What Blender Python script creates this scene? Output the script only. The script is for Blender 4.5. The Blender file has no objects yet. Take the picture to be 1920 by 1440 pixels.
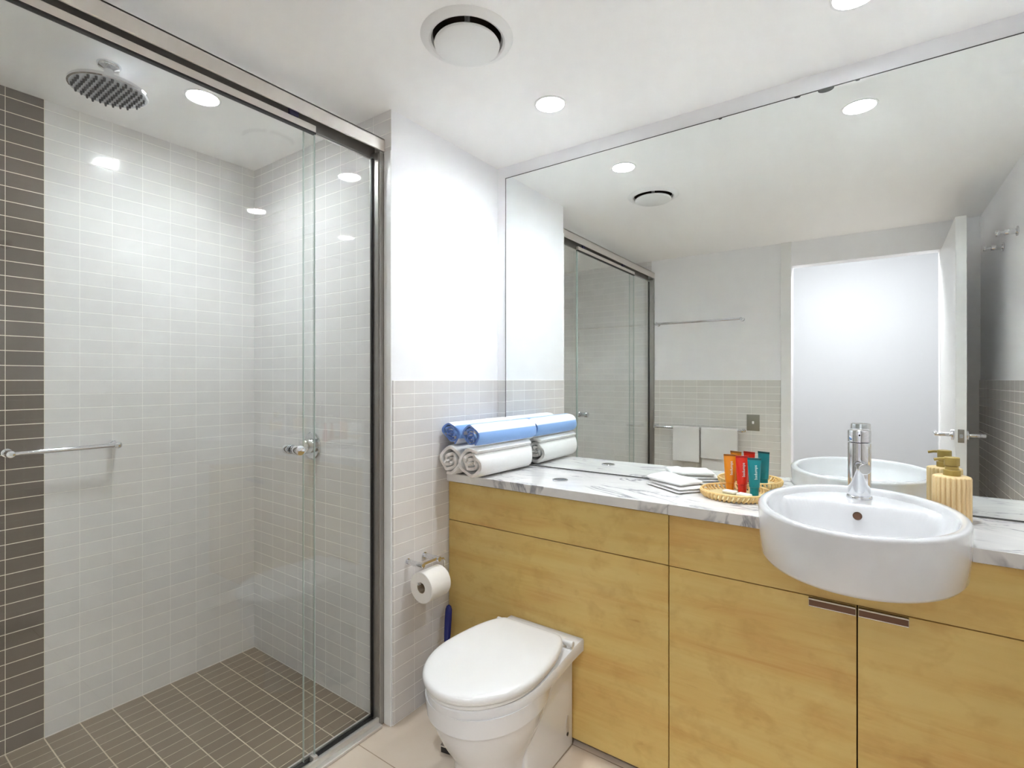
import bpy, bmesh, math, random
from mathutils import Vector, Matrix, noise
PI = math.pi
sc = bpy.context.scene
C = sc.collection
random.seed(4)

# ---------------------------------------------------------------- camera, world, exposure
CAM_YAW = 0.614
cd = bpy.data.cameras.new('camera')
cam = bpy.data.objects.new('camera', cd); C.objects.link(cam)
cam.location = (0, 0, 1.24)
cam.rotation_euler = (PI/2, 0, CAM_YAW)
cd.sensor_width = 36.0
cd.lens = 952.1/1920*36
cd.shift_y = -8/1920
cd.clip_start = 0.01
sc.camera = cam
w = bpy.data.worlds.new('world'); sc.world = w; w.use_nodes = True
w.node_tree.nodes['Background'].inputs[0].default_value = (0.8, 0.85, 1, 1)
w.node_tree.nodes['Background'].inputs[1].default_value = 0.02
vs = sc.view_settings
vs.view_transform = 'Standard'; vs.look = 'None'; vs.gamma = 1; vs.use_curve_mapping = False
vs.exposure = 1.7
LAMP = 165.0         # strength of the three bathroom downlights
HALL = 50.0          # strength of the added, unseen hallway fill lamp
sc.cycles.max_bounces = 12
sc.cycles.diffuse_bounces = 9
sc.cycles.glossy_bounces = 8
sc.cycles.transparent_max_bounces = 16
sc.cycles.transmission_bounces = 8
sc.cycles.sample_clamp_indirect = 0
sc.cycles.use_guiding = False
sc.cycles.blur_glossy = 0.3

# room planes (metres)
XW, YSF, YM, ZC = -1.40, 1.236, 1.864, 2.208
XSL, XR, YF = -2.333, 0.535, -0.3345
ZT, ZCT, YC = 1.238, 0.865, 1.531

# ---------------------------------------------------------------- materials
def lin(c):
    def f(v):
        v /= 255.0
        return v/12.92 if v <= 0.04045 else ((v+0.055)/1.055)**2.4
    return (f(c[0]), f(c[1]), f(c[2]), 1)
def mat(name, rgb, rough=0.5, metal=0.0, **kw):
    m = bpy.data.materials.new(name); m.use_nodes = True
    b = m.node_tree.nodes['Principled BSDF']
    b.inputs['Base Color'].default_value = lin(rgb)
    b.inputs['Roughness'].default_value = rough
    b.inputs['Metallic'].default_value = metal
    for k, v in kw.items():
        b.inputs[k.replace('_', ' ')].default_value = v
    return m
def nodes(m):
    return m.node_tree, m.node_tree.nodes, m.node_tree.links, m.node_tree.nodes['Principled BSDF']
def objco(nt):
    return nt.nodes.new('ShaderNodeTexCoord').outputs['Object']
def vmap(nt, vec, scale=(1,1,1), loc=(0,0,0)):
    n = nt.nodes.new('ShaderNodeMapping'); nt.links.new(vec, n.inputs[0])
    n.inputs['Scale'].default_value = scale; n.inputs['Location'].default_value = loc
    return n.outputs[0]
def noise_n(nt, vec, scale, detail=4, rough=0.5, dist=0.0):
    n = nt.nodes.new('ShaderNodeTexNoise'); nt.links.new(vec, n.inputs['Vector'])
    n.inputs['Scale'].default_value = scale; n.inputs['Detail'].default_value = detail
    n.inputs['Roughness'].default_value = rough; n.inputs['Distortion'].default_value = dist
    return n.outputs['Fac']
def ramp(nt, fac, stops):
    n = nt.nodes.new('ShaderNodeValToRGB'); nt.links.new(fac, n.inputs[0])
    e = n.color_ramp.elements
    e[0].position, e[0].color = stops[0][0], stops[0][1]
    e[1].position, e[1].color = stops[1][0], stops[1][1]
    for p, c in stops[2:]:
        x = e.new(p); x.color = c
    return n.outputs[0]
def mixc(nt, fac, a, b, mode='MIX'):
    n = nt.nodes.new('ShaderNodeMix'); n.data_type = 'RGBA'; n.blend_type = mode
    if isinstance(fac, (int, float)): n.inputs[0].default_value = fac
    else: nt.links.new(fac, n.inputs[0])
    for s, v in ((6, a), (7, b)):
        if isinstance(v, tuple): n.inputs[s].default_value = v
        else: nt.links.new(v, n.inputs[s])
    return n.outputs[2]
def mth(nt, op, a, b=0.0):
    n = nt.nodes.new('ShaderNodeMath'); n.operation = op
    for i, v in enumerate((a, b)):
        if isinstance(v, (int, float)): n.inputs[i].default_value = v
        else: nt.links.new(v, n.inputs[i])
    return n.outputs[0]
def bump(nt, h, strength, dist=0.002):
    n = nt.nodes.new('ShaderNodeBump'); nt.links.new(h, n.inputs['Height'])
    n.inputs['Strength'].default_value = strength; n.inputs['Distance'].default_value = dist
    nt.links.new(n.outputs[0], nt.nodes['Principled BSDF'].inputs['Normal'])

def tile_mat(name, au, av, u0, v0, c1, c2, grout, bw=0.0969, bh=0.0494, mortar=0.0016, rough=0.12, stripe=None, spec=0.5, bstr=0.55, us=1.55):
    """stack-bonded tiles in object space; stripe = (axis, lo, hi, colour, colour2, grout) swaps the tile colour between lo and hi"""
    m = mat(name, c1, rough); nt, N, L, b = nodes(m)
    b.inputs['Specular IOR Level'].default_value = spec
    s = N.new('ShaderNodeSeparateXYZ'); L.new(objco(nt), s.inputs[0])
    cb = N.new('ShaderNodeCombineXYZ')
    L.new(mth(nt, 'MULTIPLY', mth(nt, 'SUBTRACT', s.outputs[au], u0), us), cb.inputs[0])
    L.new(mth(nt, 'SUBTRACT', s.outputs[av], v0), cb.inputs[1])
    def brick(a, b2, g):
        t = N.new('ShaderNodeTexBrick'); t.offset = 0; t.squash = 1
        L.new(cb.outputs[0], t.inputs['Vector'])
        t.inputs['Color1'].default_value = lin(a); t.inputs['Color2'].default_value = lin(b2)
        t.inputs['Mortar'].default_value = lin(g); t.inputs['Scale'].default_value = 1
        t.inputs['Mortar Size'].default_value = mortar; t.inputs['Mortar Smooth'].default_value = 0.35
        t.inputs['Brick Width'].default_value = bw*us; t.inputs['Row Height'].default_value = bh
        return t
    t = brick(c1, c2, grout)
    col = t.outputs['Color']
    if stripe:
        t2 = brick(stripe[3], stripe[4], stripe[5])
        k = mth(nt, 'MULTIPLY', mth(nt, 'GREATER_THAN', s.outputs[stripe[0]], stripe[1]), mth(nt, 'LESS_THAN', s.outputs[stripe[0]], stripe[2]))
        col = mixc(nt, k, col, t2.outputs['Color'])
    L.new(col, b.inputs['Base Color'])
    r = mth(nt, 'ADD', mth(nt, 'MULTIPLY', t.outputs['Fac'], 0.45), rough)
    L.new(r, b.inputs['Roughness'])
    n = noise_n(nt, cb.outputs[0], 14, 2)
    h = mth(nt, 'ADD', mth(nt, 'MULTIPLY', t.outputs['Fac'], -1.0), mth(nt, 'MULTIPLY', n, 0.25))
    bump(nt, h, bstr, 0.002)
    return m

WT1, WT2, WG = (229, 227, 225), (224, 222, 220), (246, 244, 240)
DT1, DT2, DG = (112, 101, 90), (105, 95, 84), (236, 228, 208)
ROW0 = 1.238
tile_y = tile_mat('white_tile_left', 1, 2, 0.6, ROW0, WT1, WT2, WG, stripe=(1, 0.117, 0.504, DT1, DT2, DG))
tile_x = tile_mat('white_tile_far', 0, 2, -1.497, ROW0, WT1, WT2, WG)
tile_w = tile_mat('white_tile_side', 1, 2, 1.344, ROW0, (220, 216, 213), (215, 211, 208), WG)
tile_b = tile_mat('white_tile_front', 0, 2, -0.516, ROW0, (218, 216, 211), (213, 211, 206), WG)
tile_floor_sh = tile_mat('brown_floor_tile', 1, 0, 0.6, XSL, (128, 113, 94), (120, 105, 87), (206, 190, 166), mortar=0.0014, rough=0.3, spec=0.4, us=0.62)
tile_floor = tile_mat('beige_floor_tile', 0, 1, -1.02, 1.11, (213, 200, 184), (208, 194, 177), (140, 120, 98), bw=0.42, bh=0.42, mortar=0.002, rough=0.35, bstr=0.2, us=1)
nt, N, L, b = nodes(tile_floor)
src = b.inputs['Base Color'].links[0].from_socket
L.new(mixc(nt, ramp(nt, noise_n(nt, objco(nt), 7, 5, 0.6), [(0.35, (0,0,0,1)), (0.7, (0.5,0.5,0.5,1))]), src, lin((205, 186, 164))), b.inputs['Base Color'])

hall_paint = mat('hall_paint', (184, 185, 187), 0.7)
paint = mat('white_paint', (241, 241, 243), 0.6)
ceil_m = mat('ceiling_paint', (249, 248, 247), 0.7)
white_gloss = mat('white_enamel', (235, 235, 234), 0.3)
porcelain = mat('porcelain', (220, 220, 221), 0.06, Coat_Weight=0.4, Coat_Roughness=0.03)
seat_plastic = mat('seat_plastic', (220, 219, 217), 0.18)
chrome = mat('chrome', (226, 227, 230), 0.06, 1.0)
chrome_soft = mat('satin_chrome', (190, 188, 184), 0.22, 1.0)
alu = mat('aluminium', (220, 216, 210), 0.42, 0.75)
alu_jamb = mat('aluminium_jamb', (168, 165, 160), 0.38, 0.8)
alu_shade = mat('aluminium_painted_shade', (140, 136, 131), 0.6, 0.3)  # darker aluminium, paints in the shade inside the shower header
rubber = mat('black_rubber', (26, 25, 25), 0.5)
black = mat('black_plastic', (20, 18, 18), 0.35)
brown_dark = mat('dark_bronze', (104, 80, 66), 0.3, 0.85)
plinth_m = mat('plinth', (160, 148, 128), 0.6)
carcass_m = mat('carcass_board', (96, 66, 30), 0.7)
steel = mat('brushed_steel', (180, 178, 175), 0.25, 1.0)
blue_gloss = mat('blue_plastic', (30, 38, 112), 0.12)
paper = mat('tissue_paper', (238, 234, 228), 0.9)
card = mat('cardboard', (176, 160, 138), 0.9)
wax = mat('white_soap_wrap', (240, 238, 228), 0.4)
gold = mat('olive_gold_pump', (166, 142, 72), 0.42)
ribbed = mat('peach_ribbed_resin', (228, 200, 150), 0.5)
orange = mat('orange_tube', (216, 132, 16), 0.28)
red = mat('red_tube', (218, 36, 14), 0.28)
teal = mat('teal_tube', (0, 128, 136), 0.28)
ink = mat('white_print', (225, 232, 228), 0.5)
wicker_floor = mat('wicker_base', (190, 172, 128), 0.7)
wicker = mat('wicker', (226, 192, 132), 0.6)
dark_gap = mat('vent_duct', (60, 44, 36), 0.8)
switch_m = mat('switch_plate_metal', (146, 144, 132), 0.4, 0.5)
mirror_edge = mat('mirror_edge', (72, 72, 70), 0.4)
nozzle_m = mat('nozzle_rubber', (52, 54, 58), 0.45)

def cloth(name, rgb, sc_=260, bs=0.6):
    m = mat(name, rgb, 0.95); nt, N, L, b = nodes(m)
    b.inputs['Sheen Weight'].default_value = 0.25
    bump(nt, noise_n(nt, objco(nt), sc_, 3, 0.7), bs, 0.0015)
    return m
terry = cloth('white_terry', (226, 225, 223))
terry_core = cloth('white_terry_core', (228, 222, 218))
blue_terry = cloth('blue_stripe_terry', (240, 240, 242))
def stripe_terry():
    m = blue_terry; nt, N, L, b = nodes(m)
    a = N.new('ShaderNodeAttribute'); a.attribute_name = 'stripe'
    col = ramp(nt, a.outputs['Fac'], [(0.0, lin((226, 226, 229))), (0.46, lin((226, 226, 229))), (0.5, lin((142, 180, 228))), (1.0, lin((132, 172, 226)))])
    L.new(col, b.inputs['Base Color'])
stripe_terry()
blue_core = cloth('blue_terry_core', (104, 138, 206))

# downlight / lamp emission
def emit(name, rgb, s):
    m = bpy.data.materials.new(name); m.use_nodes = True
    nt = m.node_tree; nt.nodes.remove(nt.nodes['Principled BSDF'])
    e = nt.nodes.new('ShaderNodeEmission'); e.inputs[0].default_value = rgb; e.inputs[1].default_value = s
    nt.links.new(e.outputs[0], nt.nodes['Material Output'].inputs[0])
    return m
lamp_m = emit('downlight_glow', (0.885, 0.948, 1.0, 1), LAMP)
lamp_sh_m = emit('shower_downlight_glow', (0.885, 0.948, 1.0, 1), LAMP*0.85)
hall_m = emit('hall_fill_glow', (0.94, 0.965, 1.0, 1), HALL)

# thin glass: tinted transmission and Fresnel reflection
def glass_mat(name, tint, ior=1.5, k=1.0):
    m = bpy.data.materials.new(name); m.use_nodes = True
    nt = m.node_tree; N = nt.nodes; L = nt.links
    N.remove(N['Principled BSDF'])
    t = N.new('ShaderNodeBsdfTransparent'); t.inputs[0].default_value = tint
    g = N.new('ShaderNodeBsdfGlossy'); g.inputs['Roughness'].default_value = 0.0
    f = N.new('ShaderNodeLayerWeight'); f.inputs['Blend'].default_value = 0.5
    fr = mth(nt, 'ADD', mth(nt, 'MULTIPLY', mth(nt, 'POWER', f.outputs['Facing'], 5.0), 0.945), 0.055)
    mx = N.new('ShaderNodeMixShader')
    L.new(mth(nt, 'MULTIPLY', fr, k), mx.inputs[0]); L.new(t.outputs[0], mx.inputs[1]); L.new(g.outputs[0], mx.inputs[2])
    L.new(mx.outputs[0], N['Material Output'].inputs[0])
    return m
glass = glass_mat('clear_glass', (0.982, 0.992, 0.987, 1))
glass_edge = mat('green_glass_edge', (206, 220, 214), 0.15)
glass_edge.node_tree.nodes['Principled BSDF'].inputs['Transmission Weight'].default_value = 0.35
glass_edge.node_tree.nodes['Principled BSDF'].inputs['IOR'].default_value = 1.3
mirror_m = bpy.data.materials.new('mirror_silver'); mirror_m.use_nodes = True
_nt = mirror_m.node_tree; _nt.nodes.remove(_nt.nodes['Principled BSDF'])
_g = _nt.nodes.new('ShaderNodeBsdfGlossy'); _g.inputs[0].default_value = (0.90, 0.925, 0.91, 1); _g.inputs['Roughness'].default_value = 0.0
_nt.links.new(_g.outputs[0], _nt.nodes['Material Output'].inputs[0])

def wood_mat(name, seed):
    m = mat(name, (190, 158, 88), 0.38); nt, N, L, b = nodes(m)
    co = objco(nt)
    fine = noise_n(nt, vmap(nt, co, (2.2, 9, 70), (seed, 0, 0)), 1.6, 6, 0.6, 0.3)
    broad = noise_n(nt, vmap(nt, co, (1.3, 4, 9), (seed*2.1, 0, seed)), 1.5, 4, 0.55, 0.7)
    flame = noise_n(nt, vmap(nt, co, (13, 8, 17), (seed, 3, 1)), 1.0, 3, 0.6, 0.25)
    knots = noise_n(nt, vmap(nt, co, (7, 7, 22), (seed*3, 1, 2)), 1.0, 2, 0.5, 0.6)
    c = ramp(nt, broad, [(0.3, lin((202, 156, 84))), (0.62, lin((214, 186, 114))), (0.46, lin((209, 175, 100)))])
    c = mixc(nt, ramp(nt, fine, [(0.3, (0,0,0,1)), (0.75, (0.5,0.5,0.5,1))]), c, lin((220, 192, 122)))
    c = mixc(nt, ramp(nt, flame, [(0.5, (0,0,0,1)), (0.70, (0.5,0.5,0.5,1))]), c, lin((190, 150, 80)))
    c = mixc(nt, ramp(nt, knots, [(0.68, (0,0,0,1)), (0.78, (0.6,0.6,0.6,1))]), c, lin((178, 130, 64)))
    L.new(c, b.inputs['Base Color'])
    bump(nt, fine, 0.06, 0.001)
    return m
wood_a, wood_b, wood_c, wood_d, wood_e = [wood_mat('maple_board_%d' % i, 1.7*i+0.3) for i in range(5)]

marble = mat('white_marble', (238, 236, 233), 0.07); nt, N, L, b = nodes(marble)
co = objco(nt)
v1 = noise_n(nt, vmap(nt, co, (2.4, 5.0, 1.2), (0.4, 0.2, 0)), 1.5, 5, 0.55, 1.3)
vein = mth(nt, 'ABSOLUTE', mth(nt, 'SUBTRACT', v1, 0.5))
veins = ramp(nt, vein, [(0.0, (1,1,1,1)), (0.03, (0,0,0,1))])
mask = ramp(nt, noise_n(nt, vmap(nt, co, (2, 4, 2), (3.3, 1, 0)), 1.5, 3, 0.5), [(0.44, (0,0,0,1)), (0.58, (1,1,1,1))])
cloudy = ramp(nt, noise_n(nt, vmap(nt, co, (4, 8, 4), (1, 5, 0)), 1.3, 5, 0.6, 0.8), [(0.3, lin((212, 210, 209))), (0.6, lin((226, 224, 221)))])
L.new(mixc(nt, mth(nt, 'MULTIPLY', mth(nt, 'MULTIPLY', veins, mask), 0.85), cloudy, lin((128, 127, 134))), b.inputs['Base Color'])

# ---------------------------------------------------------------- mesh helpers
def add_box(bm, x0, x1, y0, y1, z0, z1, bev=0.0, seg=2):
    r = bmesh.ops.create_cube(bm, size=1)
    vs_ = r['verts']
    for v in vs_:
        v.co = Vector(((x0+x1)/2 + v.co.x*(x1-x0), (y0+y1)/2 + v.co.y*(y1-y0), (z0+z1)/2 + v.co.z*(z1-z0)))
    if bev:
        es = list({e for v in vs_ for e in v.link_edges})
        bmesh.ops.bevel(bm, geom=es, offset=bev, segments=seg, affect='EDGES', profile=0.5, clamp_overlap=True)
def box(*a, **k):
    bm = bmesh.new(); add_box(bm, *a, **k); return bm
def frame_of(d):
    d = Vector(d).normalized()
    up = Vector((0,0,1)) if abs(d.z) < 0.95 else Vector((1,0,0))
    a = d.cross(up).normalized(); return a, a.cross(d).normalized(), d
def add_lathe(bm, prof, base=(0,0,0), axis=(0,0,1), seg=40, ax=1.0, ay=1.0, cap=True):
    """prof: list of (radius, height along axis)"""
    base = Vector(base)
    a, c, d = frame_of(axis)
    if Vector(axis).normalized().z > 0.95: a, c = Vector((1,0,0)), Vector((0,1,0))
    rings = []
    for r, h in prof:
        rings.append([bm.verts.new(base + a*(r*ax*math.cos(2*PI*i/seg)) + c*(r*ay*math.sin(2*PI*i/seg)) + d*h) for i in range(seg)])
    for k in range(len(rings)-1):
        for i in range(seg):
            j = (i+1) % seg
            bm.faces.new((rings[k][i], rings[k][j], rings[k+1][j], rings[k+1][i]))
    if cap:
        if prof[0][0] > 1e-6: bm.faces.new(rings[0][::-1])
        if prof[-1][0] > 1e-6: bm.faces.new(rings[-1])
    return rings
def add_cyl(bm, p0, p1, r, r1=None, seg=24, bev=0.0):
    p0, p1 = Vector(p0), Vector(p1); h = (p1-p0).length
    r1 = r if r1 is None else r1
    if bev: prof = [(r-bev, 0), (r-bev*.3, bev*.3), (r, bev), (r1, h-bev), (r1-bev*.3, h-bev*.3), (r1-bev, h)]
    else: prof = [(r, 0), (r1, h)]
    add_lathe(bm, prof, p0, p1-p0, seg)
def cyl(*a, **k):
    bm = bmesh.new(); add_cyl(bm, *a, **k); return bm
def add_tube(bm, pts, r, seg=12):
    pts = [Vector(p) for p in pts]; rings = []
    a = None
    for i, p in enumerate(pts):
        d = (pts[min(i+1, len(pts)-1)] - pts[max(i-1, 0)]).normalized()
        if a is None: a, c, _ = frame_of(d)
        else:
            a = (a - d*a.dot(d)).normalized()
        c = d.cross(a)
        rings.append([bm.verts.new(p + a*(r*math.cos(2*PI*k/seg)) + c*(r*math.sin(2*PI*k/seg))) for k in range(seg)])
    for k in range(len(rings)-1):
        for i in range(seg):
            j = (i+1) % seg
            bm.faces.new((rings[k][i], rings[k][j], rings[k+1][j], rings[k+1][i]))
    bm.faces.new(rings[0][::-1]); bm.faces.new(rings[-1])
def add_loft(bm, rings, cap0=True, cap1=True, closed=True):
    R = [[bm.verts.new(p) for p in r] for r in rings]
    n = len(R[0])
    for k in range(len(R)-1):
        for i in range(n if closed else n-1):
            j = (i+1) % n
            bm.faces.new((R[k][i], R[k][j], R[k+1][j], R[k+1][i]))
    if cap0: bm.faces.new(R[0][::-1])
    if cap1: bm.faces.new(R[-1])
    return R
def add_prism(bm, pts, z0, z1):
    add_loft(bm, [[(p[0], p[1], z0) for p in pts], [(p[0], p[1], z1) for p in pts]])

def obj(name, bm, m, parent=None, smooth=True, local=False, ang=35):
    """links the bmesh as one object; world coordinates unless local"""
    bmesh.ops.recalc_face_normals(bm, faces=bm.faces)
    me = bpy.data.meshes.new(name)
    root = parent
    while root is not None and root.parent is not None: root = root.parent
    if root is not None and not local:
        bmesh.ops.translate(bm, verts=bm.verts, vec=-Vector(root.location))
    bm.to_mesh(me); bm.free()
    for x in (m if isinstance(m, (list, tuple)) else [m]): me.materials.append(x)
    if smooth:
        me.polygons.foreach_set('use_smooth', [True]*len(me.polygons))
        me.set_sharp_from_angle(angle=math.radians(ang))
    o = bpy.data.objects.new(name, me); C.objects.link(o)
    if parent is not None: o.parent = parent
    return o
def tag(o, label, cat, group=None):
    o['label'] = label; o['category'] = cat
    if group: o['group'] = group
    return o
def thing(name, label, cat, loc, group=None, rot=0):
    o = bpy.data.objects.new(name, None); C.objects.link(o)
    o.empty_display_size = 0.05
    o.location = loc; o.rotation_euler = (0, 0, rot)
    return tag(o, label, cat, group)
def struct(name, bm, m, parent=None, smooth=False):
    o = obj(name, bm, m, parent, smooth=smooth)
    if parent is None: o['kind'] = 'structure'
    return o
def dup(root, loc, label, rot=None):
    r = root.copy(); C.objects.link(r); r.location = loc; r['label'] = label
    if rot is not None: r.rotation_euler = (0, 0, rot)
    for ch in list(root.children):
        c = ch.copy(); C.objects.link(c); c.parent = r
        for g in ch.children:
            d = g.copy(); C.objects.link(d); d.parent = c
    return r
def face_mats(bm, fn):
    bm.normal_update()
    for f in bm.faces: f.material_index = fn(f.normal, f.calc_center_median())

# ---------------------------------------------------------------- the setting
T = 0.1
bm = box(XSL-T, XSL, YF-T, YSF+T, 0, ZC); struct('wall_left', bm, tile_y)
bm = box(XSL, -1.46, YSF, YSF+T, 0, ZC); struct('wall_shower_end', bm, tile_x)
bm = box(-1.46, XW, YSF, YM+0.006, 0, ZC)
add_box(bm, XW, XW+0.006, YSF+0.003, YM+0.006, 0, ZT, 0.0015, 1)
bmesh.ops.recalc_face_normals(bm, faces=bm.faces)
face_mats(bm, lambda n, c: 1 if n.y < -0.9 and c.x < XW else (2 if c.x > XW+0.001 else 0))
struct('wall_side', bm, [paint, tile_x, tile_w])
bm = box(XW-T, XR+T, YM+0.006, YM+T, 0, ZC)
add_box(bm, XW+0.006, XR-0.006, YM, YM+0.006, 0, ZT, 0.0015, 1)
bmesh.ops.recalc_face_normals(bm, faces=bm.faces)
face_mats(bm, lambda n, c: 1 if c.y < YM+0.0055 else 0)
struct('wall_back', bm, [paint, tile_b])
bm = box(XR, XR+T, YF-T, YM+0.006, 0, ZC)
add_box(bm, XR-0.006, XR, YF, YM+0.006, 0, ZT, 0.0015, 1)
bmesh.ops.recalc_face_normals(bm, faces=bm.faces)
face_mats(bm, lambda n, c: 1 if c.x < XR-0.0005 else 0)
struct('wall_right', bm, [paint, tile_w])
# the doorway wall, opposite the mirror
XD0, XD1, ZD = -0.456, 0.352, 2.04
bm = box(XSL, -1.46, YF-T, YF, 0, ZC)
struct('wall_shower_near', bm, tile_x)
bm = box(-1.46, XD0, YF-T, YF, 0, ZC)
add_box(bm, XD0, XD1, YF-T, YF, ZD, ZC)
add_box(bm, XD1, XR, YF-T, YF, 0, ZC)
add_box(bm, -1.46, -0.518, YF, YF+0.006, 0, ZT, 0.0015, 1)
bmesh.ops.recalc_face_normals(bm, faces=bm.faces)
face_mats(bm, lambda n, c: 1 if c.y > YF+0.0005 else 0)
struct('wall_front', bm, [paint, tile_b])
# door frame
bm = box(-0.516, XD0+0.004, YF-T-0.012, YF+0.016, 0, ZC, 0.002)
add_box(bm, XD1+0.002, XD1+0.05, YF-T-0.01, YF+0.012, 0, ZD+0.0, 0.002)
struct('trim_1', bm, white_gloss)
# floor and shower floor
struct('floor', box(-1.434, XR+T, -1.9, YM, -0.05, 0), tile_floor)
struct('floor_shower', box(XSL, -1.434, YF, YSF, -0.05, 0), tile_floor_sh)
# corner strip beside the shower jamb
struct('trim_2', box(-1.4335, -1.397, 1.231, YSF, 0, 2.06, 0.002), white_gloss)

# ceiling with openings for the downlights and the vent
LIGHTS = [(-0.918, 1.535), (-0.030, 1.540), (-1.871, 0.813)]
VENT = (-0.934, 1.104)
def ceiling():
    bm = bmesh.new()
    def loop(pts):
        v = [bm.verts.new(p) for p in pts]
        return [bm.edges.new((v[i], v[(i+1) % len(v)])) for i in range(len(v))]
    es = loop([(XSL-T, YF-T, ZC), (XR+T, YF-T, ZC), (XR+T, YM+T, ZC), (XSL-T, YM+T, ZC)])
    for (x, y), r in [(p, 0.0475) for p in LIGHTS] + [(VENT, 0.098)]:
        es += loop([(x + r*math.cos(2*PI*i/48), y + r*math.sin(2*PI*i/48), ZC) for i in range(48)])
    bmesh.ops.triangle_fill(bm, use_beauty=True, edges=es)
    r = bmesh.ops.extrude_face_region(bm, geom=bm.faces[:])
    bmesh.ops.translate(bm, verts=[v for v in r['geom'] if isinstance(v, bmesh.types.BMVert)], vec=(0, 0, 0.12))
    struct('ceiling', bm, ceil_m)
ceiling()
# hallway beyond the doorway
bm = box(-1.7, 1.3, -2.0, -1.9, 0, 2.4); struct('wall_hall', bm, hall_paint)
bm = box(-1.8, -1.7, -2.0, YF-T, 0, 2.4); struct('wall_hall_left', bm, hall_paint)
bm = box(1.3, 1.4, -2.0, YF-T, 0, 2.4); struct('wall_hall_right', bm, hall_paint)
bm = box(-1.7, 1.3, YF-T-0.01, YF-T, 2.2, 2.4)
add_box(bm, XR+T, 1.3, YF-T-0.01, YF-T, 0, 2.2)
struct('wall_hall_front', bm, paint)
bm = box(-1.8, 1.4, -2.0, YF-T, 2.4, 2.45); struct('ceiling_hall', bm, ceil_m)
struct('floor_hall', box(-1.7, -1.434, -1.9, YF-T, -0.05, 0), tile_floor)
t = thing('hall_fill_lamp', 'added round fill lamp on the hallway ceiling, out of view beyond the open door', 'light', (-0.15, -0.80, 2.4))  # added lamp out of view, placed to fill the bathroom through the doorway
obj('base', cyl((-0.15, -0.80, 2.40), (-0.15, -0.80, 2.375), 0.17, bev=0.004, seg=40), white_gloss, t)
bm = bmesh.new(); add_lathe(bm, [(0.155, 0), (0.15, 0.02), (0.12, 0.04), (0.06, 0.052), (0.0, 0.055)], (-0.15, -0.80, 2.375), (0, 0, -1), 40, cap=False)
obj('diffuser', bm, hall_m, t)

# the open door
HX, HY = XD1, YF
def door():
    a = math.atan2(0.015, 0.80)
    bm = box(0, 0.042, 0, 0.80, 0.008, 2.03, 0.0015, 1)
    o = bpy.data.objects.new('door_1', None)
    me_o = obj('door_1', bm, white_gloss, None, local=True)
    me_o.location = (HX+0.001, HY+0.006, 0); me_o.rotation_euler = (0, 0, a)
    me_o['kind'] = 'structure'
    zh = 0.968
    lp = obj('latch_plate', box(0.009, 0.033, 0.7995, 0.802, zh-0.032, zh+0.032, 0.001, 1), chrome_soft, me_o, local=True)
    obj('latch_bolt', box(0.015, 0.027, 0.8015, 0.808, zh-0.008, zh+0.008, 0.001, 1), chrome, lp, local=True)
    for s, x0 in ((-1, 0.0), (1, 0.042)):
        bm = bmesh.new()
        add_cyl(bm, (x0, 0.74, zh), (x0+s*0.012, 0.74, zh), 0.026, seg=32, bev=0.002)
        add_cyl(bm, (x0+s*0.01, 0.74, zh), (x0+s*0.075, 0.74, zh), 0.010, seg=20, bev=0.002)
        add_tube(bm, [(x0+s*0.05, 0.745, zh), (x0+s*0.062, 0.735, zh), (x0+s*0.067, 0.70, zh), (x0+s*0.067, 0.62, zh)], 0.009, 14)
        obj('door_handle', bm, chrome, me_o, local=True)
    bpy.data.objects.remove(o)
door()

# ---------------------------------------------------------------- lights and vent in the ceiling
def downlight(x, y, label, glow=None):
    t = thing('downlight', label, 'light', (x, y, ZC), 'recessed ceiling downlights')
    bm = bmesh.new()
    add_lathe(bm, [(0.0455, 0.034), (0.0462, 0.0), (0.049, -0.003), (0.055, -0.003), (0.0565, 0.0)], (x, y, ZC), seg=48, cap=False)
    obj('trim_ring', bm, white_gloss, t)
    obj('lamp', cyl((x, y, ZC+0.036), (x, y, ZC+0.032), 0.0445, seg=48), glow or lamp_m, t)
downlight(*LIGHTS[0], 'round downlight in the ceiling above the toilet, beside the vent')
downlight(*LIGHTS[1], 'round downlight in the ceiling above the basin, at the top edge')
downlight(*LIGHTS[2], 'round downlight inside the shower, seen through the glass', lamp_sh_m)
x, y = VENT
t = thing('ceiling_vent', 'round white exhaust vent with a flat disc in the ceiling', 'vent', (x, y, ZC))
bm = bmesh.new()
add_lathe(bm, [(0.097, 0.03), (0.0975, 0.004), (0.101, -0.008), (0.108, -0.0115), (0.118, -0.0085), (0.129, -0.003), (0.131, 0.0)], (x, y, ZC), seg=64, cap=False)
obj('flange', bm, white_gloss, t)
bm = bmesh.new()
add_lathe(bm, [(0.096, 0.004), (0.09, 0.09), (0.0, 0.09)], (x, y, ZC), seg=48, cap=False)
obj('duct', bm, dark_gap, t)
bm = bmesh.new()
add_lathe(bm, [(0.0, 0.0), (0.086, 0.001), (0.0915, 0.004), (0.0925, 0.008), (0.09, 0.012), (0.03, 0.02), (0.0, 0.02)], (x, y, ZC-0.028), seg=64, cap=False)
add_cyl(bm, (x, y, ZC-0.01), (x, y, ZC+0.088), 0.008)
obj('disc', bm, white_gloss, t)

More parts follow.
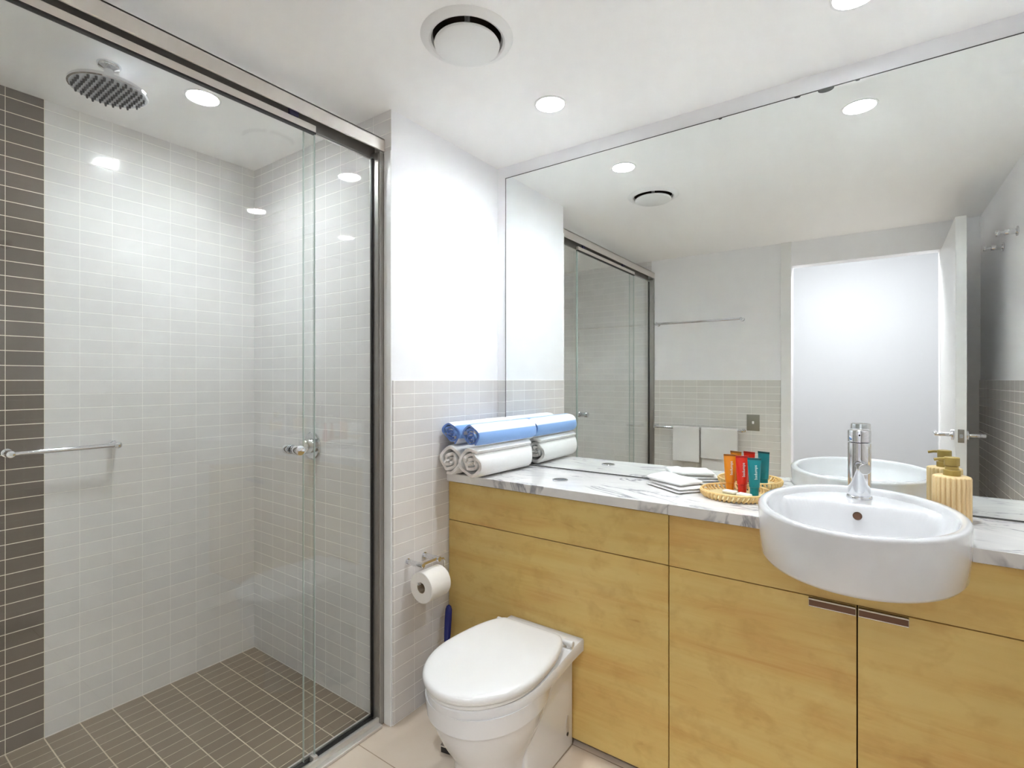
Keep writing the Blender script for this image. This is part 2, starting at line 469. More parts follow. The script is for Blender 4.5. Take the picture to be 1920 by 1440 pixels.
# ---------------------------------------------------------------- shower
XF, XDR = -1.475, -1.455          # fixed glass plane, sliding glass plane
def panel(parent, x, y0, y1, z0, z1, th=0.006):
    g = obj('glass_panel', box(x-th/2, x+th/2, y0+0.002, y1-0.002, z0, z1), glass, parent, smooth=False)
    for ya in (y0, y1-0.002):
        obj('polished_edge', box(x-th/2, x+th/2, ya, ya+0.002, z0, z1), glass_edge, g, smooth=False)
t = thing('shower_screen', 'fixed silver framed shower screen with header rail and two fixed panes', 'shower screen', (-1.46, 0.45, 0))
bm = box(-1.440, -1.433, YF+0.001, YSF-0.001, 2.063, 2.109, 0.0015, 1)
add_box(bm, -1.497, -1.433, YF+0.001, YSF-0.001, 2.103, 2.109, 0.001, 1)
add_box(bm, -1.497, -1.491, YF+0.001, YSF-0.001, 2.046, 2.109, 0.001, 1)
obj('header_rail', bm, alu, t)
bm = box(-1.4905, -1.4405, YF+0.001, YSF-0.001, 2.098, 2.1025)
add_box(bm, -1.4905, -1.4875, YF+0.001, YSF-0.001, 2.048, 2.098)
add_box(bm, -1.4425, -1.4405, YF+0.001, YSF-0.001, 2.066, 2.098)
obj('header_shade_lining', bm, alu_shade, t)  # dark lining, its colour stands in for shade between header and hanger rail
for y0, y1 in ((YSF-0.022, YSF-0.001), (YF+0.001, YF+0.022)):
    bm = box(-1.484, -1.434, y0, y1, 0.0, 2.06, 0.0015, 1)
    ya = y0-0.004 if y0 > 0 else y1
    add_box(bm, -1.452, -1.440, ya, ya+0.004, 0.02, 2.05)
    add_box(bm, -1.484, -1.478, min(ya, ya+0.0), ya+0.004, 0.02, 2.05)
    j = obj('jamb', bm, alu_jamb, t)
    yb = y0-0.006 if y0 > 0 else y1
    obj('seal', box(-1.4785, -1.470, yb, yb+0.006, 0.02, 2.04), rubber, j)
bm = box(-1.486, -1.418, YF+0.023, YSF-0.023, 0.0, 0.012, 0.002, 1)
add_box(bm, -1.486, -1.480, YF+0.023, YSF-0.023, 0.01, 0.030, 0.001, 1)
add_box(bm, -1.447, -1.436, YF+0.023, YSF-0.023, 0.01, 0.030, 0.002, 2)
obj('sill_track', bm, alu, t)
obj('sill_seal', box(-1.4795, -1.471, YF+0.024, YSF-0.024, 0.012, 0.022), rubber, t)
panel(t, XF, 0.938, YSF-0.023, 0.022, 2.045)
panel(t, XF, YF+0.023, 0.10, 0.022, 2.045)
t = thing('shower_door', 'sliding frameless glass shower door with a chrome knob', 'shower door', (XDR, 0.5, 0))
Y0, Y1 = 0.06, 0.966
panel(t, XDR, Y0, Y1, 0.016, 2.035)
bm = box(XDR-0.007, XDR+0.008, Y0, Y1, 2.030, 2.051, 0.001, 1)
hr = obj('hanger_rail', bm, alu, t)
obj('seal', box(XDR-0.006, XDR+0.0075, Y0, Y1, 2.024, 2.0298), rubber, hr)
for yr in (0.262, Y1-0.09):
    bm = box(XDR-0.003, XDR+0.010, yr, yr+0.03, 2.0515, 2.095, 0.002)
    obj('roller', bm, mat('roller_nylon', (46, 42, 74), 0.4), t)
bm = box(XDR-0.010, XDR+0.012, Y1-0.012, Y1+0.004, 0.013, 0.04, 0.002)
obj('guide', bm, alu, t)
ky, kz = 0.893, 1.024
for s in (-1, 1):
    bm = bmesh.new()
    x0 = XDR + s*0.0035
    add_cyl(bm, (x0, ky, kz), (x0+s*0.003, ky, kz), 0.014, seg=28)
    add_cyl(bm, (x0+s*0.003, ky, kz), (x0+s*0.010, ky, kz), 0.010, seg=24)
    add_cyl(bm, (x0+s*0.010, ky, kz), (x0+s*0.034, ky, kz), 0.0155, seg=32, bev=0.0015)
    obj('knob', bm, chrome, t)

# rain head
sx, sy = -1.912, 0.562
t = thing('overhead_shower', 'round chrome rain shower head hanging from the shower ceiling', 'shower head', (sx, sy, ZC))
bm = bmesh.new()
add_lathe(bm, [(0.031, 0.0), (0.031, -0.003), (0.027, -0.010), (0.018, -0.014), (0.0135, -0.016)], (sx, sy, ZC), seg=40, cap=False)
obj('ceiling_flange', bm, chrome, t)
bm = bmesh.new()
add_lathe(bm, [(0.0125, -0.012), (0.0125, -0.045), (0.016, -0.047), (0.018, -0.053), (0.016, -0.058)], (sx, sy, ZC), seg=28)
obj('arm', bm, chrome, t)
zh = 2.143
bm = bmesh.new()
add_lathe(bm, [(0.0, 0.006), (0.03, 0.005), (0.08, -0.002), (0.097, -0.006), (0.100, -0.010), (0.0995, -0.016), (0.095, -0.018)], (sx, sy, zh), seg=64, cap=False)
hd = obj('head', bm, chrome, t)
bm = bmesh.new()
add_lathe(bm, [(0.0955, -0.0175), (0.0, -0.0175)], (sx, sy, zh), seg=64, cap=False)
fp = obj('spray_face', bm, mat('spray_face_grey', (190, 193, 198), 0.3, 0.4), hd)
bm = bmesh.new()
st = 0.0190
for i in range(-7, 8):
    for j in range(-8, 9):
        px_, py_ = i*st + (st/2 if j % 2 else 0), j*st*0.87
        if math.hypot(px_, py_) < 0.089:
            add_lathe(bm, [(0.0038, -0.0172), (0.0034, -0.024), (0.0022, -0.0285)], (sx+px_, sy+py_, zh), seg=8)
obj('nozzles', bm, nozzle_m, t)

# rails share one builder: posts out of a wall along n, bar between them
def rail(name, label, cat, p0, p1, n, reach, rpost, rbar, m=chrome, group=None):
    p0, p1, n = Vector(p0), Vector(p1), Vector(n)
    t = thing(name, label, cat, (p0+p1)/2, group)
    d = (p1-p0).normalized()
    for p in (p0, p1):
        bm = bmesh.new()
        add_cyl(bm, p, p+n*0.004, rpost*1.25, seg=28, bev=0.001)
        add_cyl(bm, p+n*0.004, p+n*reach, rpost, seg=28, bev=0.0012)
        obj('post', bm, m, t)
    off = n*(reach-rbar-0.004)
    obj('bar', cyl(p0+off+d*rpost*0.6, p1+off-d*rpost*0.6, rbar, seg=24), m, t)
    return t
rail('grab_rail', 'chrome bar on the left shower wall across the dark tile stripe', 'rail', (XSL, 0.409, 0.998), (XSL, 0.697, 0.998), (1, 0, 0), 0.062, 0.0115, 0.0078)
rail('towel_rail', 'upper bare chrome towel rail on the white wall, seen in the mirror', 'towel rail', (-1.40, YF, 1.686), (-0.768, YF, 1.686), (0, 1, 0), 0.066, 0.0115, 0.0085, group='towel rails seen in the mirror')
rail('towel_rail', 'lower chrome towel rail holding two white hand towels, seen in the mirror', 'towel rail', (-1.41, YF+0.006, 0.865), (-0.761, YF+0.006, 0.865), (0, 1, 0), 0.066, 0.0115, 0.0085, group='towel rails seen in the mirror')

# shower mixer
mx, mz = -1.873, 0.969
t = thing('shower_mixer', 'round chrome shower mixer tap on the far tiled shower wall', 'tap', (mx, YSF, mz))
bm = bmesh.new(); add_lathe(bm, [(0.056, 0.0), (0.056, 0.005), (0.052, 0.009), (0.03, 0.011)], (mx, YSF, mz), (0, -1, 0), 48)
obj('backplate', bm, chrome, t)
bm = bmesh.new(); add_lathe(bm, [(0.030, 0.010), (0.030, 0.042), (0.028, 0.045), (0.0, 0.046)], (mx, YSF, mz), (0, -1, 0), 40, cap=False)
bd = obj('body', bm, chrome, t)
bm = bmesh.new(); add_tube(bm, [(mx, YSF-0.034, mz), (mx-0.03, YSF-0.045, mz-0.012), (mx-0.062, YSF-0.054, mz-0.022)], 0.0062, 12)
obj('lever', bm, chrome, t)

# ---------------------------------------------------------------- vanity
ZW = 0.8335   # underside of the stone
GAP = 0.0015
XJ, XE, XQ = -0.498, -0.026, 0.446
BX, BY, BA, BB, BZ = -0.029, 1.522, 0.216, 0.294, 0.926   # basin centre, half axes, rim height
BZ0 = 0.797
def carcass(bm, x0, x1):
    add_box(bm, x0, x0+0.016, YC+0.019, YM-0.002, 0.08, ZW-0.002)
    add_box(bm, x1-0.016, x1, YC+0.019, YM-0.002, 0.08, ZW-0.002)
    add_box(bm, x0+0.016, x1-0.016, YC+0.019, YM-0.002, 0.08, 0.096)
    add_box(bm, x0+0.016, x1-0.016, YM-0.012, YM-0.002, 0.096, 0.72)
t = thing('vanity_cabinet', 'maple vanity cabinet with two plain panels behind the toilet', 'cabinet', (-0.95, 1.7, 0), 'maple vanity cabinets')
bm = bmesh.new(); carcass(bm, -1.391, XJ-GAP); obj('carcass', bm, carcass_m, t)
obj('upper_panel', box(-1.391, XJ-GAP, YC, YC+0.018, 0.6765+GAP, ZW-0.004, 0.0008, 1), wood_a, t)
obj('lower_panel', box(-1.391, XJ-GAP, YC, YC+0.018, 0.022, 0.6765-GAP, 0.0008, 1), wood_b, t)
obj('plinth', box(-1.391, XJ-GAP, YC+0.03, YC+0.046, 0.001, 0.08), plinth_m, t)
t = thing('vanity_cabinet', 'maple vanity cabinet with two doors under the round basin', 'cabinet', (0.0, 1.7, 0), 'maple vanity cabinets')
bm = bmesh.new(); carcass(bm, XJ+GAP, XR-0.008); obj('carcass', bm, carcass_m, t)
# upper panel, notched round the basin
dyc = (YC-BY)/BB
hw = BA*math.sqrt(max(0, 1-dyc*dyc)) - 0.002
x0, x1, z0, z1, zn = XJ+GAP, XR-0.008, 0.6765+GAP, ZW-0.004, BZ0-0.002
pts = [(x0, z0), (x1, z0), (x1, z1), (BX+hw, z1), (BX+hw, zn), (BX-hw, zn), (BX-hw, z1), (x0, z1)]
bm = bmesh.new(); add_loft(bm, [[(p[0], YC, p[1]) for p in pts], [(p[0], YC+0.018, p[1]) for p in pts]])
obj('upper_panel', bm, wood_c, t, smooth=False)
def vdoor(x0, x1, m, hx0, hx1):
    d = obj('door', box(x0, x1, YC, YC+0.018, 0.022, 0.6765-GAP, 0.0008, 1), m, t)
    bm = box(hx0, hx1, YC-0.012, YC-0.0005, 0.6705, 0.6745, 0.0008, 1)
    add_box(bm, hx0, hx1, YC-0.0025, YC-0.0004, 0.650, 0.6745, 0.0005, 1)
    h = obj('handle', bm, chrome_soft, d)
    obj('finger_recess', box(hx0+0.001, hx1-0.001, YC-0.0035, YC-0.0026, 0.653, 0.6685), brown_dark, h)
vdoor(XJ+GAP, XE-GAP, wood_d, -0.131, XE-GAP-0.001)
vdoor(XE+GAP, XQ-GAP, wood_e, XE+GAP+0.001, 0.076)
obj('filler_panel', box(XQ+GAP, XR-0.008, YC, YC+0.018, 0.022, 0.6765-GAP, 0.0008, 1), wood_b, t)
obj('plinth', box(XJ+GAP, XR-0.008, YC+0.03, YC+0.046, 0.001, 0.08), plinth_m, t)

# stone top, cut round the basin
def stone():
    bm = bmesh.new()
    yf, yb = 1.519, YM-0.002
    k = 1.003
    add_box(bm, -1.392, XJ-0.0006, yf, yb, ZW, ZCT, 0.002, 2)
    th0 = math.asin(max(-1, min(1, (yf-BY)/(BB*k))))
    arc = [(BX + BA*k*math.cos(a), BY + BB*k*math.sin(a)) for a in [PI-th0 - (PI-2*th0)*i/60 for i in range(61)]]
    pts = [(XJ+0.0006, yf), arc[0]] + arc[1:] + [(XR-0.007, yf), (XR-0.007, yb), (XJ+0.0006, yb)]
    add_prism(bm, pts, ZW, ZCT)
    return bm
o = obj('countertop', stone(), marble, None, smooth=False)
tag(o, 'white veined marble countertop along the top of the vanity', 'countertop')
fx, fy = -0.942, 1.647
t = thing('flush_button', 'round chrome flush button set into the marble behind the toilet', 'button', (fx, fy, ZCT))
bm = bmesh.new(); add_lathe(bm, [(0.029, 0.0), (0.029, 0.003), (0.027, 0.0045), (0.0235, 0.0045), (0.0235, 0.001)], (fx, fy, ZCT+0.0004), seg=40, cap=False)
obj('ring', bm, chrome, t)
for s in (0, 1):
    pts = [(fx + 0.0228*math.cos(a), fy + (0.0006 if s == 0 else -0.0006) + 0.0228*math.sin(a)) for a in [PI*s + PI*i/20 for i in range(21)]]
    bm = bmesh.new(); add_prism(bm, pts, ZCT+0.0005, ZCT+0.0038); obj('push_plate', bm, chrome_soft, t)

# basin
def basin():
    t = thing('basin', 'large white round semi-recessed basin overhanging the vanity front', 'basin', (BX, BY, BZ0))
    seg = 176
    rr = 0.021                                                    # rim width
    bm = bmesh.new()
    def ring(a, b, z): return [(BX + a*math.cos(2*PI*i/seg), BY + b*math.sin(2*PI*i/seg), z) for i in range(seg)]
    rings = [ring(0.02, 0.03, BZ0), ring(BA-0.020, BB-0.020, BZ0), ring(BA-0.011, BB-0.011, BZ0+0.002), ring(BA-0.006, BB-0.006, BZ0+0.010), ring(BA-0.002, BB-0.002, BZ0+0.06), ring(BA, BB, BZ-0.008), ring(BA-0.001, BB-0.001, BZ-0.004), ring(BA-0.005, BB-0.005, BZ)]
    rings += [ring(BA-rr+0.004, BB-rr+0.004, BZ), ring(BA-rr, BB-rr, BZ-0.003), ring(BA-rr-0.002, BB-rr-0.002, BZ-0.010)]
    # inside: deck at the back, bowl in front, as a height field on shrinking ellipses
    ych, zdk = 1.640, BZ-0.018
    def h(x, y):
        q = (ych - y)/0.036
        k = max(0, min(1, q)); k = k*k*(3-2*k)
        u = math.hypot((x-BX)/(BA-rr-0.002), (y-BY)/(BB-rr-0.002))
        e = max(0, min(1, (1-u)/0.22)); e = 1-(1-e)**2.2
        yb = max(0, min(1, (ych-y)/0.10))
        return zdk*(1-k*e) + k*e*(BZ-0.10 - 0.012*(1-min(1, math.hypot((x-BX)/0.16, (y-1.45)/0.18))))
    n = 96
    for i in range(1, n+1):
        f = 1 - i/(n+0.6)
        r = []
        for (x, y, z) in ring((BA-rr-0.002)*f, (BB-rr-0.002)*f, 0): r.append((x, y, h(x, y)))
        rings.append(r)
    add_loft(bm, rings)
    obj('bowl', bm, porcelain, t, ang=50)
    oy = ych-0.0195
    bm = bmesh.new(); add_lathe(bm, [(0.0105, 0), (0.0105, 0.004), (0.0085, 0.0045), (0.0085, 0.001), (0.0, 0.001)], (BX+0.002, oy, BZ-0.046), (0, -1, 0.35), 24, cap=False)
    obj('overflow_cap', bm, brown_dark, t)
    bm = bmesh.new(); add_lathe(bm, [(0.026, 0.0), (0.026, 0.003), (0.022, 0.0045), (0.0, 0.006)], (BX, 1.45, BZ-0.112), seg=32, cap=False)
    obj('waste', bm, chrome, t)
basin()

# basin tap
tx, ty, tz = -0.0245, 1.728, BZ-0.0178
t = thing('basin_tap', 'tall round chrome mixer tap standing on the basin deck', 'tap', (tx, ty, tz))
bm = bmesh.new(); add_lathe(bm, [(0.031, 0.0), (0.031, 0.005), (0.029, 0.008), (0.027, 0.009)], (tx, ty, tz), seg=40); obj('base_ring', bm, chrome, t)
bm = bmesh.new(); add_lathe(bm, [(0.0265, 0.009), (0.0275, 0.03), (0.0275, 0.155), (0.0267, 0.156), (0.02, 0.157)], (tx, ty, tz), seg=48, cap=False)
obj('body', bm, chrome, t)
bm = bmesh.new(); add_lathe(bm, [(0.02, 0.1575), (0.0267, 0.158), (0.0275, 0.159), (0.0275, 0.186), (0.0265, 0.190), (0.022, 0.193), (0.0, 0.194)], (tx, ty, tz), seg=32, cap=False); obj('lever', bm, chrome, t)
sp = Vector((0.16, -1.0, -0.06)).normalized()
p0 = Vector((tx, ty, tz+0.098))
bm = bmesh.new(); add_cyl(bm, p0, p0+sp*0.085, 0.0145, seg=32, bev=0.0015); s = obj('spout', bm, chrome, t)
bm = bmesh.new(); add_cyl(bm, p0+sp*0.0848, p0+sp*0.0862, 0.0125, seg=32); obj('spout_cap', bm, chrome_soft, s)
bm = bmesh.new(); add_cyl(bm, (tx+0.001, ty-0.0270, tz+0.178), (tx+0.001, ty-0.0282, tz+0.178), 0.0024, seg=16); obj('indicator', bm, rubber, t)

# mirror
MX0, MX1, MZ0, MZ1 = -1.347, XR-0.007, ZCT+0.002, 2.151
t = thing('wall_mirror', 'large frameless wall mirror above the whole countertop', 'mirror', (-0.4, YM-0.003, MZ0))
obj('mirror_glass', box(MX0+0.003, MX1, YM-0.0046, YM-0.0006, MZ0+0.003, MZ1-0.003), mirror_m, t, smooth=False)
bm = box(MX0, MX0+0.003, YM-0.005, YM-0.0006, MZ0, MZ1)
add_box(bm, MX0+0.003, MX1, YM-0.005, YM-0.0006, MZ0, MZ0+0.003)
add_box(bm, MX0+0.003, MX1, YM-0.005, YM-0.0006, MZ1-0.003, MZ1)
obj('edge_band', bm, mirror_edge, t, smooth=False)
for sxp, rw, rh in ((-0.425, 0.006, 0.0035), (-0.19, 0.009, 0.004), (-0.112, 0.022, 0.011), (-0.03, 0.006, 0.003)):
    pts = [(sxp + rw*math.cos(a), MZ1-0.003 - rh*abs(math.sin(a))**0.8) for a in [PI + PI*i/12 for i in range(13)]]
    bm = bmesh.new(); add_loft(bm, [[(p[0], YM-0.0052, p[1]) for p in pts], [(p[0], YM-0.0046, p[1]) for p in pts]])
    obj('worn_spot', bm, mirror_edge, t, smooth=False)

# ---------------------------------------------------------------- toilet
def toilet():
    TX = -0.934
    t = thing('toilet', 'white back-to-wall toilet with closed lid beside the maple cabinet', 'toilet', (TX, 1.3, 0))
    nf, ns, nb = 40, 8, 6
    def ring(w, yf, yc, wb, yb, z, sq=2.0):
        r = []
        for i in range(nf+1):
            a = PI*i/nf
            c, s = math.cos(a), math.sin(a)
            r.append((TX + w*math.copysign(abs(c)**(2/sq), c), yc - (yc-yf)*abs(s)**(2/sq), z))
        for i in range(1, ns+1):
            f = i/ns; g = f*f*(3-2*f)
            r.append((TX - (w + (wb-w)*g), yc + (yb-yc)*f, z))
        for i in range(1, nb): r.append((TX - wb + 2*wb*i/nb, yb, z))
        for i in range(ns, 0, -1):
            f = i/ns; g = f*f*(3-2*f)
            r.append((TX + (w + (wb-w)*g), yc + (yb-yc)*f, z))
        return r
    YB = YC-0.0015
    bm = bmesh.new()
    # rim and rear shelf
    R = [ring(0.158, 1.02, 1.22, 0.140, YB, 0.328), ring(0.166, 1.008, 1.22, 0.149, YB, 0.332), ring(0.170, 1.002, 1.22, 0.150, YB, 0.345), ring(0.171, 1.0, 1.22, 0.150, YB, 0.366), ring(0.168, 1.004, 1.22, 0.148, YB, 0.3715), ring(0.12, 1.06, 1.22, 0.12, YB-0.01, 0.372)]
    add_loft(bm, R)
    # bowl narrowing to the pedestal
    R = []
    for z, wv, yf in ((0.0, 0.106, 1.092), (0.03, 0.102, 1.096), (0.09, 0.100, 1.100), (0.125, 0.102, 1.098), (0.155, 0.111, 1.084), (0.19, 0.126, 1.062), (0.225, 0.141, 1.043), (0.255, 0.151, 1.030), (0.282, 0.158, 1.021), (0.289, 0.160, 1.018), (0.292, 0.1655, 1.008), (0.32, 0.1675, 1.005), (0.345, 0.1695, 1.002)):
        R.append(ring(wv, yf, 1.22, wv*0.62, 1.46, z, 2.15))
    add_loft(bm, R)
    # squared plinth at the back
    add_box(bm, TX-0.112, TX+0.112, 1.235, YB, 0.0, 0.335, 0.014, 4)
    obj('pan', bm, porcelain, t, ang=40)
    bm = bmesh.new()
    prof = [(0.0075, 0.0), (0.0075, 0.002)]
    add_loft(bm, [[(TX+0.1115, 1.487 + 0.010*math.cos(2*PI*i/24), 0.088 + 0.036*math.sin(2*PI*i/24)) for i in range(24)], [(TX+0.1131, 1.487 + 0.010*math.cos(2*PI*i/24), 0.088 + 0.036*math.sin(2*PI*i/24)) for i in range(24)]])
    rc = obj('fixing_recess', bm, mat('recess_grey', (176, 170, 164), 0.3), t)
    obj('fixing_bolt', cyl((TX+0.1131, 1.484, 0.064), (TX+0.1148, 1.484, 0.064), 0.0055), black, rc)
    # seat and lid
    def lidring(d, z, back=1.446):
        w, yf, yc = 0.1735-d, 0.988+d, 1.205
        r = []
        for i in range(nf+1):
            a = PI*i/nf; c, s = math.cos(a), math.sin(a)
            r.append((TX + w*c, yc - (yc-yf)*s, z))
        k = 14
        wb = 0.098
        for i in range(1, k+1):
            f = i/k
            x = w - (w-wb)*(1-math.cos(f*PI/2))**0.95
            r.append((TX - x, yc + (back-d-yc)*math.sin(f*PI/2), z))
        for i in range(1, 8): r.append((TX - wb + 2*wb*i/8, back-d, z))
        for i in range(k, 0, -1):
            f = i/k
            x = w - (w-wb)*(1-math.cos(f*PI/2))**0.95
            r.append((TX + x, yc + (back-d-yc)*math.sin(f*PI/2), z))
        return r
    bm = bmesh.new()
    add_loft(bm, [lidring(0.014, 0.3735), lidring(0.009, 0.3745), lidring(0.008, 0.380), lidring(0.010, 0.3845), lidring(0.016, 0.3855)])
    obj('seat', bm, seat_plastic, t, ang=50)
    bm = bmesh.new()
    add_loft(bm, [lidring(0.010, 0.3885), lidring(0.002, 0.3895), lidring(0.0, 0.394), lidring(0.0, 0.401), lidring(0.003, 0.407), lidring(0.008, 0.4105), lidring(0.018, 0.4125), lidring(0.03, 0.4132), lidring(0.08, 0.4135)])
    obj('lid', bm, seat_plastic, t, ang=50)
    for s in (-1, 1):
        bm = bmesh.new(); add_cyl(bm, (TX+s*0.118, 1.452, 0.386), (TX+s*0.152, 1.452, 0.386), 0.0095, seg=20, bev=0.002)
        add_cyl(bm, (TX+s*0.135, 1.452, 0.3715), (TX+s*0.135, 1.452, 0.386), 0.008, seg=16)
        obj('hinge', bm, seat_plastic, t)
toilet()

# toilet roll holder and roll
t = thing('toilet_roll_holder', 'chrome double post toilet roll holder on the side wall', 'toilet roll holder', (XW+0.006, 1.35, 0.57))
xe = -1.312
for y in (1.309, 1.394):
    bm = bmesh.new()
    add_cyl(bm, (XW+0.0062, y, 0.57), (XW+0.010, y, 0.57), 0.0115, seg=24)
    add_cyl(bm, (XW+0.010, y, 0.57), (xe, y, 0.57), 0.0095, seg=24, bev=0.001)
    obj('post', bm, chrome, t)
obj('bar', cyl((xe-0.012, 1.309, 0.57), (xe-0.012, 1.394, 0.57), 0.0065, seg=20), chrome, t)
rx, rz = -1.326, 0.487
bm = bmesh.new()
add_tube(bm, [(xe-0.004, 1.401, 0.57), (xe-0.004, 1.418, 0.566), (xe-0.004, 1.424, 0.556), (rx+0.004, 1.424, rz+0.03), (rx+0.002, 1.422, rz+0.019), (rx, 1.412, rz+0.0145), (rx, 1.33, rz+0.0145), (rx, 1.303, rz+0.0145), (rx, 1.298, rz+0.016), (rx, 1.296, rz+0.024)], 0.0034, 10)
obj('wire_arm', bm, chrome, t)
t = thing('toilet_roll', 'white toilet paper roll hanging from the chrome holder', 'toilet roll', (rx, 1.36, rz))
bm = bmesh.new(); add_lathe(bm, [(0.0198, 0), (0.054, 0), (0.0555, 0.0015), (0.0555, 0.0985), (0.054, 0.1), (0.0198, 0.1), (0.0198, 0)], (rx, 1.310, rz), (0, 1, 0), 48, cap=False); obj('paper', bm, paper, t)
bm = bmesh.new(); add_lathe(bm, [(0.0185, 0.001), (0.0197, 0.001), (0.0197, 0.099), (0.0185, 0.099), (0.0185, 0.001)], (rx, 1.310, rz), (0, 1, 0), 32, cap=False); obj('core', bm, card, t)

# toilet brush and pedal bin tucked behind the toilet
bx, by = -1.336, 1.432
t = thing('toilet_brush', 'toilet brush with glossy blue handle in the corner behind the toilet', 'toilet brush', (bx, by, 0))
bm = bmesh.new(); add_lathe(bm, [(0.055, 0), (0.056, 0.004), (0.048, 0.05), (0.043, 0.11), (0.036, 0.112), (0.036, 0.02), (0.0, 0.02)], (bx, by, 0.0005), seg=32, cap=False); obj('holder', bm, black, t)
hb, ht = Vector((bx-0.010, by+0.035, 0.19)), Vector((bx-0.025, by+0.066, 0.350))
bm = bmesh.new(); add_tube(bm, [(bx, by, 0.03), (bx-0.005, by+0.018, 0.12), hb, hb+(ht-hb)*0.06], 0.007, 12); obj('stem', bm, black, t)
bm = bmesh.new(); R = []
for f, r in ((0, 0.006), (0.1, 0.011), (0.35, 0.0145), (0.7, 0.0155), (0.9, 0.0145), (0.97, 0.010), (1.0, 0.003)):
    c_ = hb + (ht-hb)*f
    R.append([(c_.x + r*math.cos(2*PI*i/24), c_.y + r*math.sin(2*PI*i/24)*0.8, c_.z) for i in range(24)])
add_loft(bm, R); obj('handle', bm, blue_gloss, t, ang=60)
bx, by = -1.152, 1.322
t = thing('pedal_bin', 'small steel pedal bin with black base behind the toilet pan', 'bin', (bx, by, 0))
bm = bmesh.new(); add_lathe(bm, [(0.052, 0.0), (0.054, 0.004), (0.054, 0.03), (0.052, 0.033)], (bx, by, 0.0005), seg=40); obj('base', bm, black, t)
bm = bmesh.new(); add_lathe(bm, [(0.052, 0.034), (0.052, 0.19), (0.05, 0.192)], (bx, by, 0.0005), seg=40); obj('body', bm, steel, t)
bm = bmesh.new(); add_lathe(bm, [(0.053, 0.193), (0.053, 0.20), (0.045, 0.21), (0.0, 0.216)], (bx, by, 0.0005), seg=40, cap=False); obj('lid', bm, steel, t)
d = Vector((0.2, -1, 0)).normalized(); sd = Vector((-d.y, d.x, 0))
bm = bmesh.new()
q = [Vector((bx, by, 0.0)) + d*a + sd*b_ for a, b_ in ((0.05, -0.024), (0.085, -0.024), (0.085, 0.024), (0.05, 0.024))]
add_loft(bm, [[(p.x, p.y, 0.030) for p in q], [(p.x, p.y, 0.034) for p in q]]); obj('pedal', bm, chrome, t)
bm = bmesh.new()
q = [Vector((bx, by, 0.0)) + d*a + sd*b_ for a, b_ in ((0.045, -0.03), (0.072, -0.03), (0.072, 0.03), (0.045, 0.03))]
add_loft(bm, [[(p.x, p.y, 0.001) for p in q], [(p.x, p.y, 0.027) for p in q]]); obj('pedal_housing', bm, black, t)

# ---------------------------------------------------------------- rolled towels
def spiral_towel(rx_, rz_, length, turns, th, seed, a0, stripes=0):
    """a towel rolled round the y axis: spiral strip with thickness, local origin at the underside of the front end"""
    bm = bmesh.new()
    ly = bm.verts.layers.float.new('stripe')
    rnd = random.Random(seed)
    n = int(turns*30)
    def sp_pt(k, off):
        a = a0 + 2*PI*turns*k/n
        lap = turns*k/n; p_ = th*1.10/min(rx_, rz_)
        q_ = max(0, min(1, (lap-0.55)/0.45))
        r = max(0.06, 1 - p_*(lap if lap >= 1 else q_*q_*(3-2*q_)))
        w1 = 1 + 0.028*math.sin(2*a+seed) + 0.016*math.sin(3*a+2*seed)
        fx_ = (rx_*r - off)*w1; fz_ = (rz_*r - off)*w1
        return Vector((max(0.001, fx_)*math.cos(a), 0, max(0.001, fz_)*math.sin(a))), a
    ys = [0.0, 0.004, 0.012] + [0.012 + (length-0.024)*i/14 for i in range(1, 14)] + [length-0.012, length-0.004, length]
    loops = []
    for yi, y in enumerate(ys):
        e = min(y, length-y)
        puff = 1.0 if e > 0.011 else (0.975 if e > 0.003 else 0.945)
        ring = []
        for side in (0, 1):
            rngk = range(n+1) if side == 0 else range(n, -1, -1)
            for k in rngk:
                p, a = sp_pt(k, 0 if side == 0 else th*(1 if e > 0.011 else 0.86))
                wob = 1 + 0.016*noise.noise(Vector((p.x*30, y*14+seed, p.z*30)))
                dy = (0.010*math.sin(a*1.0+seed) + 0.006*math.sin(3.1*a+k*0.07)) * (1 if yi == 0 or yi == len(ys)-1 else 0.6 if e < 0.013 else 0)
                q = Vector((p.x*puff*wob, y + (dy if y < length/2 else -dy), p.z*puff*wob + rz_))
                ring.append((q, k, a))
        loops.append(ring)
    V = []
    for ring in loops:
        row = []
        for q, k, a in ring:
            v = bm.verts.new(q)
            if stripes:
                am = math.degrees((a + PI) % (2*PI) - PI)
                v[ly] = 1.0 if math.sin(math.radians((am-stripes)*2.57)) > 0 else 0.0
            row.append(v)
        V.append(row)
    m = len(V[0])
    for j in range(len(V)-1):
        for i in range(m):
            i2 = (i+1) % m
            bm.faces.new((V[j][i], V[j][i2], V[j+1][i2], V[j+1][i]))
    for row in (V[0], V[-1]):                       # end faces: quads across the thickness
        for k in range(n):
            f = bm.faces.new((row[k], row[k+1], row[m-2-k], row[m-1-k]))
            f.material_index = 1
    return bm
def towel_roll(label, x, y, z, rx_, rz_, length, turns, th, seed, a0, mats, stripes=0, rot=0.0, group=None):
    bm = spiral_towel(rx_, rz_, length, turns, th, seed, a0, stripes)
    o = obj('rolled_towel', bm, mats, None, local=True, ang=70)
    o.location = (x, y, z); o.rotation_euler = (0, 0, rot)
    tag(o, label, 'towel', group)
    return o
ZB = ZCT + 0.001
towel_roll('rolled plain white towel, bottom left, against the tiled side wall', -1.3385, 1.476, ZB, 0.0515, 0.060, 0.375, 3.0, 0.0145, 1, 4.4, [terry, terry_core], group='rolled white towels')
towel_roll('rolled plain white towel, bottom right of the towel stack', -1.2255, 1.470, ZB, 0.0525, 0.0605, 0.355, 3.0, 0.0145, 2, 0.9, [terry, terry_core], rot=-0.04, group='rolled white towels')
